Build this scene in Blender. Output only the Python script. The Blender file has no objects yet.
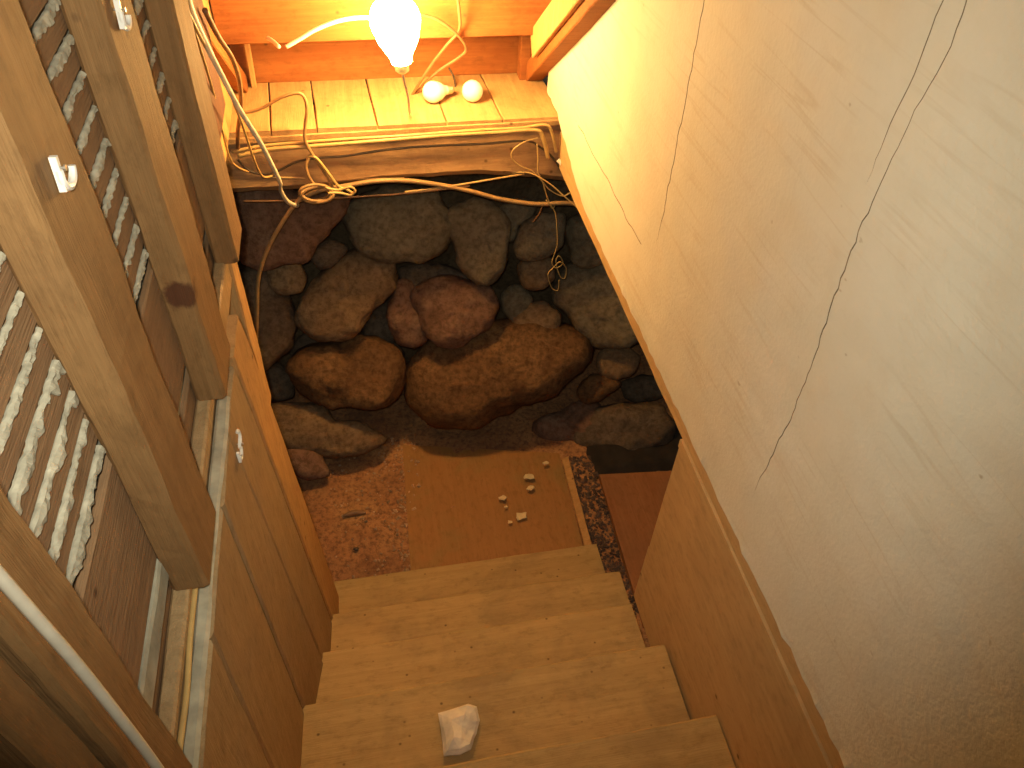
import bpy, bmesh, math, random
from mathutils import Vector, Matrix, noise
from math import radians, sin, cos, pi, tan

# ------------------------------------------------------------------ camera, world, light, exposure
H = 3.07                      # height of the lens above the cellar floor (all builders work relative to the lens)
FPX = 776.0
SC = bpy.context.scene
COL = SC.collection
_y, _p, _r = radians(13.49), radians(44.9), radians(-3.54)
FW = Vector((sin(_y)*cos(_p), cos(_y)*cos(_p), -sin(_p)))
_rt = Vector((cos(_y), -sin(_y), 0)); _dn = FW.cross(_rt)
RT = _rt*cos(_r) + _dn*sin(_r)
DN = -_rt*sin(_r) + _dn*cos(_r)
cam = bpy.data.cameras.new('camera'); cam_o = bpy.data.objects.new('camera', cam); COL.objects.link(cam_o)
m = Matrix((RT, -DN, -FW)).transposed().to_4x4(); m.translation = (0, 0, H)
cam_o.matrix_world = m
cam.sensor_width = 36; cam.lens = FPX/1024*36; cam.clip_start = .02; cam.clip_end = 50
SC.camera = cam_o

w = bpy.data.worlds.new('World'); SC.world = w; w.use_nodes = True
w.node_tree.nodes['Background'].inputs[0].default_value = (.9, .72, .5, 1)
w.node_tree.nodes['Background'].inputs[1].default_value = .035

SC.view_settings.view_transform = 'Standard'; SC.view_settings.look = 'None'
SC.view_settings.exposure = 0.0; SC.view_settings.gamma = 1.0; SC.view_settings.use_curve_mapping = False

BULB_STRENGTH = 255.0
BULB_COLOR = (1.0, .575, .18)
FLASH_POWER = 60.0
fl = bpy.data.lights.new('camera_flash', 'SPOT'); fl.energy = FLASH_POWER; fl.color = (1, .955, .77)
fl.spot_size = radians(98); fl.spot_blend = .75; fl.shadow_soft_size = .012
flo = bpy.data.objects.new('camera_flash', fl); COL.objects.link(flo)
flo.location = Vector((0, 0, H)) - RT*.035 - DN*.045
aim = FW - RT*.02 - DN*.17
flo.rotation_euler = aim.to_track_quat('-Z', 'Y').to_euler()

random.seed(7)

# ------------------------------------------------------------------ geometry helpers
def ray(px, py): return RT*((px-512)/FPX) + DN*((py-384)/FPX) + FW
def onx(px, py, X): v = ray(px, py); return v*(X/v.x)
def ony(px, py, Y): v = ray(px, py); return v*(Y/v.y)
def onz(px, py, Z): v = ray(px, py); return v*(Z/v.z)

def mk(name, bm, mat, parent=None, origin=None, smooth=False, local=False):
    """link a bmesh as ONE mesh object; vertices are given relative to the lens unless local"""
    me = bpy.data.meshes.new(name)
    if not local:
        if parent is not None: o0 = parent.location - Vector((0, 0, H))
        elif origin is not None: o0 = Vector(origin)
        else:
            o0 = Vector((0, 0, 0))
            for v in bm.verts: o0 += v.co
            o0 /= max(1, len(bm.verts))
            o0.z = min(v.co.z for v in bm.verts)
        for v in bm.verts: v.co -= o0
    bmesh.ops.recalc_face_normals(bm, faces=bm.faces)
    bm.to_mesh(me); bm.free()
    if smooth: me.polygons.foreach_set('use_smooth', [True]*len(me.polygons))
    me.materials.append(mat)
    o = bpy.data.objects.new(name, me); COL.objects.link(o)
    if parent is not None: o.parent = parent
    elif not local: o.location = o0 + Vector((0, 0, H))
    return o

def thing(name, label, cat, loc, group=None):
    o = bpy.data.objects.new(name, None); COL.objects.link(o)
    o.empty_display_size = .05
    o.location = Vector(loc) + Vector((0, 0, H))
    return tag(o, label, cat, group)

def tag(o, label, cat, group=None):
    o['label'] = label; o['category'] = cat
    if group: o['group'] = group
    return o

def struct(o): o['kind'] = 'structure'; return o

def hexa(bm, p):
    """eight corners: four of one end ring, four of the other"""
    v = [bm.verts.new(q) for q in p]
    for f in ((0,1,2,3),(7,6,5,4),(0,4,5,1),(1,5,6,2),(2,6,7,3),(3,7,4,0)):
        bm.faces.new([v[i] for i in f])
    return v

def box(bm, x0, x1, y0, y1, z0, z1):
    return hexa(bm, [Vector(q) for q in ((x0,y0,z0),(x1,y0,z0),(x1,y1,z0),(x0,y1,z0),(x0,y0,z1),(x1,y0,z1),(x1,y1,z1),(x0,y1,z1))])

def plank(bm, p0, p1, a, b, n=14, jit=.002, c=.004, seed=0.0, p_end=None):
    """sawn board from p0 to p1; a and b are half-size vectors of its section; chamfered, edges a little uneven"""
    p0, p1, a, b = Vector(p0), Vector(p1), Vector(a), Vector(b)
    la, lb = a.length, b.length
    ca, cb = min(c/la, .45), min(c/lb, .45)
    sec = [(1,1-cb),(1-ca,1),(-1+ca,1),(-1,1-cb),(-1,-1+cb),(-1+ca,-1),(1-ca,-1),(1,-1+cb)]
    rings = []
    for i in range(n+1):
        t = i/n; P = p0.lerp(p1, t); ring = []
        for j, (u, v) in enumerate(sec):
            q = P + a*u + b*v
            d = noise.noise_vector(q*7 + Vector((seed*3.1, seed, j*.37)))*jit + noise.noise_vector(q*45 + Vector((seed, 3, 0)))*jit*.35
            ring.append(bm.verts.new(q + d))
        rings.append(ring)
    for i in range(n):
        for j in range(8):
            k = (j+1) % 8
            bm.faces.new((rings[i][j], rings[i][k], rings[i+1][k], rings[i+1][j]))
    bm.faces.new(rings[0][::-1]); bm.faces.new(rings[-1])

def smooth_path(pts, n=8):
    pts = [Vector(p) for p in pts]
    if len(pts) < 3: return pts
    out = []
    for i in range(len(pts)-1):
        p0 = pts[max(i-1, 0)]; p1 = pts[i]; p2 = pts[i+1]; p3 = pts[min(i+2, len(pts)-1)]
        for k in range(n):
            t = k/n
            out.append(.5*((2*p1) + (p2-p0)*t + (2*p0-5*p1+4*p2-p3)*t*t + (3*p1-p0-3*p2+p3)*t**3))
    out.append(pts[-1]); return out

def tube(bm, path, r, seg=8, flat=1.0):
    path = [Vector(p) for p in path]
    rr = r if callable(r) else (lambda t: r)
    prev = None; rings = []
    N = len(path)
    for i, p in enumerate(path):
        t = (path[min(i+1, N-1)] - path[max(i-1, 0)])
        if t.length < 1e-9: t = Vector((0, 0, 1))
        t.normalize()
        if prev is None:
            u = t.orthogonal().normalized()
        else:
            u = prev - t*prev.dot(t)
            u = u.normalized() if u.length > 1e-6 else t.orthogonal().normalized()
        prev = u; v = t.cross(u); R = rr(i/max(1, N-1))
        rings.append([bm.verts.new(p + (u*cos(2*pi*k/seg) + v*sin(2*pi*k/seg)*flat)*R) for k in range(seg)])
    for i in range(N-1):
        for k in range(seg):
            bm.faces.new((rings[i][k], rings[i][(k+1) % seg], rings[i+1][(k+1) % seg], rings[i+1][k]))
    bm.faces.new(rings[0][::-1]); bm.faces.new(rings[-1])

def lathe(bm, prof, mat=Matrix(), seg=32):
    """profile (radius, height) turned about local z; ends with radius 0 close to a point"""
    rings = []
    for r, z in prof:
        if r < 1e-6: rings.append([bm.verts.new(mat @ Vector((0, 0, z)))])
        else: rings.append([bm.verts.new(mat @ Vector((r*cos(2*pi*k/seg), r*sin(2*pi*k/seg), z))) for k in range(seg)])
    for a, b in zip(rings, rings[1:]):
        for k in range(seg):
            l = (k+1) % seg
            if len(a) == 1 and len(b) > 1: bm.faces.new((a[0], b[k], b[l]))
            elif len(b) == 1 and len(a) > 1: bm.faces.new((a[k], a[l], b[0]))
            elif len(a) > 1: bm.faces.new((a[k], a[l], b[l], b[k]))

# ------------------------------------------------------------------ materials
def new_mat(name):
    mt = bpy.data.materials.new(name); mt.use_nodes = True
    nt = mt.node_tree; b = nt.nodes['Principled BSDF']
    return mt, nt, b
def N(nt, typ, **kw):
    n = nt.nodes.new(typ)
    for k, v in kw.items(): setattr(n, k, v)
    return n
def ramp(nt, fac, stops):
    r = N(nt, 'ShaderNodeValToRGB'); el = r.color_ramp.elements
    while len(el) < len(stops): el.new(.5)
    for e, (p, c) in zip(el, stops): e.position = p; e.color = (*c, 1)
    nt.links.new(fac, r.inputs[0]); return r.outputs[0]
def mixc(nt, fac, a, b, mode='MIX'):
    n = N(nt, 'ShaderNodeMix', data_type='RGBA', blend_type=mode)
    for s, v in ((0, fac), (6, a), (7, b)):
        if hasattr(v, 'is_linked') or isinstance(v, bpy.types.NodeSocket): nt.links.new(v, n.inputs[s])
        elif isinstance(v, (tuple, list)): n.inputs[s].default_value = (*v, 1)
        else: n.inputs[s].default_value = v
    return n.outputs[2]
def coords(nt, scale=(1,1,1), rnd=True, world=False):
    tc = N(nt, 'ShaderNodeTexCoord'); mp = N(nt, 'ShaderNodeMapping'); mp.inputs['Scale'].default_value = scale
    src = tc.outputs['Object']
    if rnd:
        oi = N(nt, 'ShaderNodeObjectInfo'); mu = N(nt, 'ShaderNodeMath', operation='MULTIPLY'); mu.inputs[1].default_value = 37.0
        ad = N(nt, 'ShaderNodeVectorMath', operation='ADD')
        nt.links.new(oi.outputs['Random'], mu.inputs[0]); nt.links.new(src, ad.inputs[0]); nt.links.new(mu.outputs[0], ad.inputs[1])
        src = ad.outputs[0]
    nt.links.new(src, mp.inputs[0]); return mp.outputs[0]
def noi(nt, vec, scale, detail=4, rough=.55, dist=0.0):
    n = N(nt, 'ShaderNodeTexNoise'); n.inputs['Scale'].default_value = scale; n.inputs['Detail'].default_value = detail
    n.inputs['Roughness'].default_value = rough; n.inputs['Distortion'].default_value = dist
    nt.links.new(vec, n.inputs['Vector']); return n.outputs['Fac']
def bump(nt, b, h, strength=.3, dist=.004):
    n = N(nt, 'ShaderNodeBump'); n.inputs['Strength'].default_value = strength; n.inputs['Distance'].default_value = dist
    nt.links.new(h, n.inputs['Height']); nt.links.new(n.outputs[0], b.inputs['Normal'])

def wood(name, light, dark, axis='Z', rough=.72, stain=(.16,.09,.045), stain_amt=.5, specks=True):
    mt, nt, b = new_mat(name)
    s = {'X': (1.3, 26, 26), 'Y': (26, 1.3, 26), 'Z': (26, 26, 1.3)}[axis]
    g = noi(nt, coords(nt, s), 1.6, 7, .62, .9)
    f = noi(nt, coords(nt, tuple(q*5 for q in s)), 2.0, 3, .6)
    c = ramp(nt, g, [(.28, dark), (.5, tuple((x+y)/2 for x, y in zip(light, dark))), (.68, light)])
    c = mixc(nt, ramp(nt, f, [(.35, (0,0,0)), (.75, (.35,.35,.35))]), c, dark)
    big = noi(nt, coords(nt), 3.2, 5, .6, .4)
    sm = ramp(nt, big, [(.50, (0,0,0)), (.78, (stain_amt,)*3)])
    c = mixc(nt, sm, c, stain)
    grime = noi(nt, coords(nt, tuple(1+q*.05 for q in s)), 19, 6, .72)
    c = mixc(nt, ramp(nt, grime, [(.50, (0,0,0)), (.72, (.55,.55,.55))]), c, tuple(x*.6 for x in dark))
    if specks:
        vo = N(nt, 'ShaderNodeTexVoronoi'); vo.inputs['Scale'].default_value = 7.5 if specks is True else specks
        nt.links.new(coords(nt, tuple(.5+.5*min(q, 1.6) for q in s)), vo.inputs['Vector'])
        c = mixc(nt, ramp(nt, vo.outputs['Distance'], [(.035, (.75,.75,.75)), (.085, (0,0,0))]), c, (.07,.035,.018))
    nt.links.new(c, b.inputs['Base Color']); b.inputs['Roughness'].default_value = rough
    b.inputs['Specular IOR Level'].default_value = .25
    bump(nt, b, f, .5, .004); return mt

def stone_mat(name, c1, c2, c3):
    mt, nt, b = new_mat(name)
    big = noi(nt, coords(nt), 4.5, 5, .6, .8); fine = noi(nt, coords(nt), 38, 6, .7)
    c = ramp(nt, big, [(.3, c1), (.52, c2), (.72, c3)])
    c = mixc(nt, ramp(nt, fine, [(.36, (.75,.75,.75)), (.58, (0,0,0))]), c, tuple(x*.5 for x in c1))
    vein = noi(nt, coords(nt, (1, 1, 3)), 2.6, 3, .5, 1.6)
    c = mixc(nt, ramp(nt, vein, [(.488, (0,0,0)), (.5, (.10,.10,.10)), (.512, (0,0,0))]), c, tuple(min(1, x*1.7+.03) for x in c3))
    nt.links.new(c, b.inputs['Base Color']); b.inputs['Roughness'].default_value = .85
    b.inputs['Specular IOR Level'].default_value = .2
    ad = N(nt, 'ShaderNodeMath', operation='ADD'); nt.links.new(big, ad.inputs[0]); nt.links.new(fine, ad.inputs[1])
    bump(nt, b, ad.outputs[0], .5, .010); return mt

def plain(name, col, rough=.5, metal=0.0, var=.25, scale=30):
    mt, nt, b = new_mat(name)
    n = noi(nt, coords(nt), scale, 4)
    c = ramp(nt, n, [(.3, tuple(x*(1-var) for x in col)), (.7, tuple(min(1, x*(1+var*.5)) for x in col))])
    nt.links.new(c, b.inputs['Base Color']); b.inputs['Roughness'].default_value = rough; b.inputs['Metallic'].default_value = metal
    return mt

def plaster_mat():
    mt, nt, b = new_mat('old_plaster')
    co = coords(nt, rnd=False)
    big = noi(nt, co, 1.6, 6, .6, .5); mid = noi(nt, co, 9, 6, .65); fine = noi(nt, co, 90, 3, .6)
    c = ramp(nt, big, [(.3, (.60,.575,.475)), (.55, (.645,.63,.535)), (.75, (.68,.67,.59))])
    c = mixc(nt, ramp(nt, mid, [(.50, (0,0,0)), (.75, (.35,.35,.35))]), c, (.56,.51,.40))
    # faint dirt lines that follow the laths behind, broken up along their length
    st = noi(nt, coords(nt, (1, .9, 16), False), 1.25, 4, .5, .35)
    brk = noi(nt, coords(nt, (1, 2.2, 5), False), 1.3, 3, .6)
    ml = N(nt, 'ShaderNodeMath', operation='MULTIPLY')
    nt.links.new(ramp(nt, st, [(.50, (0,0,0)), (.53, (.8,.8,.8)), (.56, (0,0,0))]), ml.inputs[0])
    nt.links.new(ramp(nt, brk, [(.42, (0,0,0)), (.62, (.5,.5,.5))]), ml.inputs[1])
    c = mixc(nt, ml.outputs[0], c, (.50,.43,.315))
    spot = noi(nt, coords(nt, (1, 1, 1.5), False), 26, 2, .5)
    c = mixc(nt, ramp(nt, spot, [(.74, (0,0,0)), (.80, (.6,.6,.6))]), c, (.30,.23,.14))
    nt.links.new(c, b.inputs['Base Color']); b.inputs['Roughness'].default_value = .7
    b.inputs['Specular IOR Level'].default_value = .3
    ad = N(nt, 'ShaderNodeMath', operation='ADD'); nt.links.new(mid, ad.inputs[0]); nt.links.new(fine, ad.inputs[1])
    bump(nt, b, ad.outputs[0], .25, .006); return mt

def dirt_mat():
    mt, nt, b = new_mat('packed_dirt')
    co = coords(nt, rnd=False)
    big = noi(nt, co, 3, 6, .65); fine = noi(nt, co, 45, 5, .7)
    c = ramp(nt, big, [(.32, (.25,.115,.05)), (.52, (.42,.20,.08)), (.72, (.54,.29,.115))])
    c = mixc(nt, ramp(nt, fine, [(.36, (.8,.8,.8)), (.55, (0,0,0))]), c, (.14,.065,.04))
    c = mixc(nt, ramp(nt, fine, [(.62, (0,0,0)), (.74, (.6,.6,.6))]), c, (.55,.36,.2))
    nt.links.new(c, b.inputs['Base Color']); b.inputs['Roughness'].default_value = .95
    bump(nt, b, fine, .8, .015); return mt

M = {}
M['stud'] = wood('stud_wood', (.30,.168,.068), (.205,.110,.043), 'Z', stain=(.18,.10,.043))
M['lath'] = wood('lath_wood', (.33,.20,.105), (.25,.145,.075), 'Y', stain_amt=.3)
M['left_board'] = wood('grey_board_wood', (.42,.285,.145), (.31,.20,.095), 'Z', stain=(.25,.19,.13), stain_amt=.6, specks=False)
M['edge_board'] = wood('pale_board_wood', (.56,.33,.13), (.42,.23,.085), 'Z', stain_amt=.25)  # paler and more orange than the other left boards
M['right_board'] = wood('painted_plank_wood', (.53,.36,.175), (.45,.295,.135), 'Y', stain_amt=.25)
M['tread'] = wood('tread_wood', (.46,.31,.125), (.35,.225,.085), 'X', stain=(.20,.135,.065), stain_amt=.9, specks=13.0)
M['sill'] = wood('sill_wood', (.44,.27,.13), (.29,.165,.075), 'X', stain=(.17,.10,.055))
M['ledge'] = wood('ledge_wood', (.55,.36,.16), (.42,.26,.11), 'Y', stain=(.25,.14,.06), stain_amt=.5)
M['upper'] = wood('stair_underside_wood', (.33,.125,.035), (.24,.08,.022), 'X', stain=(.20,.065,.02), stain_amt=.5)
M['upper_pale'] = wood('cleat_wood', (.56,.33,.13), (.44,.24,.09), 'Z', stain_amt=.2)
M['red_board'] = wood('red_board_wood', (.13,.04,.015), (.085,.025,.01), 'Z')
M['slab'] = wood('floor_board_paint', (.38,.19,.064), (.32,.155,.052), 'Y', stain=(.24,.19,.065), stain_amt=.9, specks=False)
M['brown_board'] = wood('brown_board_wood', (.36,.16,.065), (.28,.115,.045), 'Y', specks=False)
M['plaster'] = plaster_mat()
M['key'] = plain('squeezed_plaster', (.46,.43,.33), .9, var=.35, scale=40)
M['mortar'] = plain('grey_mortar', (.38,.35,.26), .9, var=.35, scale=25)
M['dirt'] = dirt_mat()
M['crack'] = plain('crack_dirt', (.25,.18,.11), .95, var=.4)
M['shade'] = plain('black_shade', (.022,.016,.012), .95, var=.5, scale=12)  # near-black colour that stands in for shade
M['gravel'] = plain('loose_gravel', (.48,.31,.17), .9, var=.6, scale=14)
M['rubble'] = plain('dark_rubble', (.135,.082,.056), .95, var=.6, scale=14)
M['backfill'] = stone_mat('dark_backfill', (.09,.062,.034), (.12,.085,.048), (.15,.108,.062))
M['stone_grey'] = stone_mat('stone_grey', (.17,.135,.085), (.21,.165,.105), (.25,.20,.13))
M['stone_red'] = stone_mat('stone_red', (.16,.085,.052), (.21,.115,.075), (.26,.16,.105))
M['stone_brown'] = stone_mat('stone_brown', (.18,.11,.06), (.235,.15,.08), (.29,.19,.105))
M['stone_rust'] = stone_mat('stone_rust', (.10,.050,.023), (.165,.085,.036), (.25,.138,.06))
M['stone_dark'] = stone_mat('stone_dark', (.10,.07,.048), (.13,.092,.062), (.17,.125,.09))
M['white_plastic'] = plain('white_plastic', (.80,.78,.72), .4, var=.08)
M['steel'] = plain('nail_steel', (.5,.46,.4), .4, .8)
M['cap'] = plain('bulb_cap_metal', (.7,.62,.45), .3, .9, var=.1)
M['bulb_glass'] = plain('frosted_bulb_glass', (.93,.91,.86), .25, var=.02)
M['chunk'] = plain('broken_plaster', (.70,.62,.48), .9, var=.22, scale=22)
M['flake'] = plain('plaster_flake', (.68,.52,.28), .9, var=.2)
M['wire_white'] = plain('white_cable', (.66,.60,.48), .5, var=.15)
M['wire_tan'] = plain('tan_cable', (.34,.205,.085), .55, var=.25)
M['wire_brown'] = plain('brown_cable', (.24,.12,.05), .55, var=.3)
M['wire_black'] = plain('black_cable', (.06,.04,.025), .5, var=.3)
M['wire_gold'] = plain('yellow_cable', (.50,.34,.13), .4, var=.2)
mt, nt, b = new_mat('lit_bulb_glass')
b.inputs['Base Color'].default_value = (1, .95, .85, 1); b.inputs['Emission Color'].default_value = (*BULB_COLOR, 1)
b.inputs['Emission Strength'].default_value = BULB_STRENGTH
M['lit'] = mt

# ------------------------------------------------------------------ cellar floor and back
def grid_mesh(bm, nx, ny, f):
    v = [[bm.verts.new(f(i/nx, j/ny)) for i in range(nx+1)] for j in range(ny+1)]
    for j in range(ny):
        for i in range(nx): bm.faces.new((v[j][i], v[j][i+1], v[j+1][i+1], v[j+1][i]))
    return v
FZ = -3.07
def floor_pt(u, v):
    x, y = -1.5+u*4.2, .2+v*3.15
    z = FZ + .018*noise.fractal(Vector((x*3, y*3, 1)), .8, 2, 4) + .006*noise.noise(Vector((x*22, y*22, 5)))
    return Vector((x, y, z))
bm = bmesh.new(); grid_mesh(bm, 168, 118, floor_pt)
struct(mk('floor', bm, M['dirt'], origin=(0, 0, FZ), smooth=True))
def back_pt(u, v):
    x, z = -1.5+u*4.2, FZ-.03+v*1.62
    return Vector((x, 3.19 + .06*noise.fractal(Vector((x*3, z*3, 9)), .8, 2, 4), z))
bm = bmesh.new(); grid_mesh(bm, 120, 50, back_pt)
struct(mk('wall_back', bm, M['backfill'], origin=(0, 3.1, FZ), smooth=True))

# ------------------------------------------------------------------ right plaster wall with cracks that are real grooves
XR = .78
def bottom_z(y):
    if y < 2.35: z = -1.515
    elif y < 2.75: z = -1.515 + (y-2.35)/.4*.13
    else: z = -1.375
    return z + .006*noise.noise(Vector((y*9, 0, 2))) + .007*noise.noise(Vector((y*33, 1, 2)))
# vertical cracks: base y, (z top, z bottom), width, depth
cracks = [(1.668, 1.2, -1.22, .0017, .008), (.912, 1.2, -1.37, .0016, .009), (.958, 1.2, -.62, .0010, .006)]
def crack_y(k, z):
    b = cracks[k][0]
    return b + .028*noise.noise(Vector((z*2.3, k*5.1, 0))) + .012*noise.noise(Vector((z*9, k*5.1, 3))) + .006*noise.noise(Vector((z*32, k, 7))) + .003*noise.noise(Vector((z*75, k, 2)))
cols = []   # (kind, base)
y = -1.3
base = []
while y < 2.96: base.append(y); y += .03
for k, c in enumerate(cracks):
    base = [q for q in base if abs(q-c[0]) > .034]
    for o in (-.02, -.008): base.append(c[0]+o)
cols = [(q, None, 0) for q in base]
for k, c in enumerate(cracks): cols += [(c[0]-.0001, k, -1), (c[0], k, 0), (c[0]+.0001, k, 1)]
cols.sort(key=lambda t: t[0])
# one crack runs along the wall near its lower edge, far end
HC0, HC1, HZ = 1.74, 2.88, -1.285
def hc_z(y): return HZ + .012*noise.noise(Vector((y*4, 8, 0))) + .010*noise.noise(Vector((y*15, 8, 3))) + .004*noise.noise(Vector((y*38, 8, 3)))
NV = 150
rows = []
tops = 1.3
fr = [i/NV for i in range(NV+1)]
bm = bmesh.new(); V = []; deep = {}
for q, k, side in cols:
    col = []
    zb = bottom_z(q)
    zs = [zb + (tops-zb)*(f**1.15) for f in fr]
    # snap three rows to the long crack
    j0 = min(range(len(zs)), key=lambda j: abs((-1.515 + (tops+1.515)*(fr[j]**1.15)) - HZ))
    ch = hc_z(q)
    if HC0-.1 < q:
        zs[j0] = ch; zs[j0-1] = ch-.0016; zs[j0+1] = ch+.0016
        zs[j0-2] = min(zs[j0-2], ch-.010); zs[j0+2] = max(zs[j0+2], ch+.010)
    for j, z in enumerate(zs):
        yy = q; dep = 0
        for kk, c in enumerate(cracks):
            sh = crack_y(kk, z) - c[0]
            d = abs(q-c[0])
            if d < .033: yy += sh*(1-d/.033) if kk != k else sh
        if k is not None:
            c = cracks[k]
            fade = max(0, min(1, (z-c[2])/.12)) * max(0, min(1, (c[1]-z)/.1))
            if k == 1: fade *= .35+.65*max(0, min(1, .5+2.2*noise.noise(Vector((z*3.1, 4, 4)))))
            yy += side*c[3]*max(.08, fade)
            if side == 0: dep = c[4]*fade
        if HC0 < q < HC1 and j == j0:
            dep = max(dep, .009*min(1, (q-HC0)/.2, (HC1-q)/.05)*(.5+.5*max(0, min(1, .6+2*noise.noise(Vector((q*4, 2, 2)))))))
        x = XR + .006*noise.noise(Vector((q*2.2, z*2.2, 3))) + .0022*noise.noise(Vector((q*9, z*14, 3))) + dep
        if z-zb < .03: x += .006*(1-(z-zb)/.03)*noise.noise(Vector((q*25, 0, 6)))
        col.append(bm.verts.new((x, yy, z)))
        if dep > 0: deep[col[-1]] = dep
    V.append(col)
for a, c in zip(V, V[1:]):
    for j in range(NV): bm.faces.new((a[j], c[j], c[j+1], a[j+1]))
# thickness: lower, far and near returns
for f in bm.faces: f.material_index = 0
dk = {v for v, d_ in deep.items() if d_ > .0012}
for f in bm.faces:
    if any(v in dk for v in f.verts): f.material_index = 1
back = [[bm.verts.new((XR+.022, col[0].co.y, col[0].co.z+.004)), bm.verts.new((XR+.022, col[-1].co.y, col[-1].co.z))] for col in V]
for i in range(len(V)-1):
    bm.faces.new((V[i][0], back[i][0], back[i+1][0], V[i+1][0]))
    bm.faces.new((V[i][-1], V[i+1][-1], back[i+1][1], back[i][1]))
    bm.faces.new((back[i][0], back[i][1], back[i+1][1], back[i+1][0]))
for i in (0, -1): bm.faces.new([*V[i], back[i][1], back[i][0]])
wr = struct(mk('wall_right', bm, M['plaster'], origin=(XR, 0, -1.5))); wr.data.materials.append(M['crack'])

# header board under the plaster, and the plank panel beside the stairs
bm = bmesh.new(); plank(bm, (XR+.040, -.9, -1.52), (XR+.040, 2.755, -1.515), (0, 0, .075), (.026, 0, 0), 60, .003, .006, 4)
t = mk('header_board', bm, M['right_board'], origin=(XR+.02, .9, -1.59))
tag(t, 'long narrow board running just under the cracked plaster wall', 'board')
pan = thing('plank_panel', 'panel of wide horizontal planks between the plaster wall and the right end of the treads', 'panel', (XR+.015, .4, -2.5))
for i, (za, zb_, dx, ye) in enumerate(((-1.597, -1.628, .0, 1.270), (-1.631, -1.877, .005, 1.272), (-1.880, -2.157, .010, 1.28), (-2.160, -2.475, .015, 1.292))):
    bm = bmesh.new()
    plank(bm, (XR+.022+dx, -.9, (za+zb_)/2), (XR+.022+dx, ye, (za+zb_)/2 + .012), (0, 0, abs(za-zb_)/2), (.015, 0, 0), 50, .0012, .0008, i*3)
    mk('plank', bm, M['right_board'], pan)

# ------------------------------------------------------------------ staircase
treads = [(-2, .10, -1.66), (-1, .41, -1.87), (0, .713, -2.08), (1, 1.024, -2.29), (2, 1.275, -2.48), (3, 1.524, -2.68), (4, 1.786, -2.88)]
st = thing('staircase', 'steep wooden cellar stairs with worn plank treads', 'stairs', (.28, 1.2, FZ))
for i, (k, yn, z) in enumerate(treads):
    yb = treads[i-1][1]-.025 if i else yn-.3
    xr = .790 if k < 3 else .85
    bm = bmesh.new()
    plank(bm, (-.36, (yn+yb)/2, z-.016), (xr, (yn+yb)/2, z-.016), (0, (yn-yb)/2, 0), (0, 0, .016), 40, .003, .006, k*2.3)
    mk('tread', bm, M['tread'], st)
    zn = treads[i+1][2] if i+1 < len(treads) else FZ
    bm = bmesh.new()
    plank(bm, (-.35, yn-.035, (z-.032+zn)/2), (xr-.01, yn-.035, (z-.032+zn)/2), (0, .010, 0), (0, 0, (z-.032-zn)/2), 12, .001, .003, k)
    mk('riser', bm, M['tread'], st)
for x in (-.34, .70):
    bm = bmesh.new()
    plank(bm, (x, -.1, -2.0), (x, 1.66, -3.06), (.018, 0, 0), (0, .07, .09), 6, .001, .004)
    mk('stringer', bm, M['tread'], st)

# ------------------------------------------------------------------ left wall: laths, squeezed plaster, studs
XL, XB = -.29, -.342       # stud faces, lath faces
bm = bmesh.new(); box(bm, -.39, -.355, -.3, 1.93, -1.12, .7)
wl = mk('wall_left', bm, M['key'], origin=(-.37, 1, -1.12)); struct(wl)
k0 = -.360; step = .0468
for i in range(-12, 10):
    zc = k0 - i*step + step/2 if False else k0 - (i-.5)*step
    if i <= 8:
        bm = bmesh.new(); plank(bm, (XB-.004, -.3, zc), (XB-.004, 1.95, zc), (0, 0, .0185), (.004, 0, 0), 40, .0015, .0015, i)
        mk('lath', bm, M['lath'], wl)
bm = bmesh.new(); plank(bm, (XB-.004, -.3, -.877), (XB-.004, 1.93, -.877), (0, 0, .104), (.006, 0, 0), 30, .001, .003, 77)
mk('ground_board', bm, M['lath'], wl)
# plaster squeezed through each gap, cut by the studs
studs_y = [(.338, .43), (.685, .83), (1.09, 1.245), (1.525, 1.672)]
bays = [(-.28, .283), (.43, .685), (.83, 1.09), (1.245, 1.525)]
for b_i, (ya, yb) in enumerate(bays):
    for i in range(-7, 9):
        z = k0 - i*step
        n = 90; bm = bmesh.new(); rings = []
        sd = b_i*17.3 + i*4.7
        y0 = ya-.0; y1 = yb+.0
        for j in range(n+1):
            t = j/n; yy = y0 + (y1-y0)*t
            l1 = 1-abs(noise.noise(Vector((yy*17, sd, 0))))*2.1; l2 = 1-abs(noise.noise(Vector((yy*46, sd, 4))))*2
            q = .55*l1 + .3*l2 + .22*noise.noise(Vector((yy*110, sd, 9)))
            env = .55 + .45*noise.noise(Vector((sd*1.3, 3, 3)))*2 + .9*noise.noise(Vector((yy*5, sd, 8)))
            am = max(.02, q*max(.12, min(1.25, env)))
            am *= (1.0, 1.0, .72, .8)[b_i]; out = .004 + .0035*am; dn = .001 + .021*am; up = .0035 + .001*noise.noise(Vector((yy*60, sd, 1)))
            ring = []
            for u, v in ((-.3,.9),(.2,1.0),(.75,.5),(1.0,-.3),(.95,-.85),(.6,-1.0),(-.3,-.8)):
                ring.append(bm.verts.new((XB + u*out + .0028*noise.noise(Vector((yy*70, v*2.2, sd))) + .0012*noise.noise(Vector((yy*190, v*5, sd))), yy, z + (v*up if v > 0 else v*dn))))
            rings.append(ring)
        for r1, r2 in zip(rings, rings[1:]):
            for j in range(6): bm.faces.new((r1[j], r1[j+1], r2[j+1], r2[j]))
            bm.faces.new((r1[6], r1[0], r2[0], r2[6]))
        bm.faces.new(rings[0]); bm.faces.new(rings[-1][::-1])
        mk('plaster_key', bm, M['key'], wl)
labs = ['nearest wall stud, with a white cable running down it', 'second wall stud from the camera, with a white clip on its face',
        'third wall stud, with a dark stain near its foot', 'farthest wall stud, ending above the open cellar']
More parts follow.
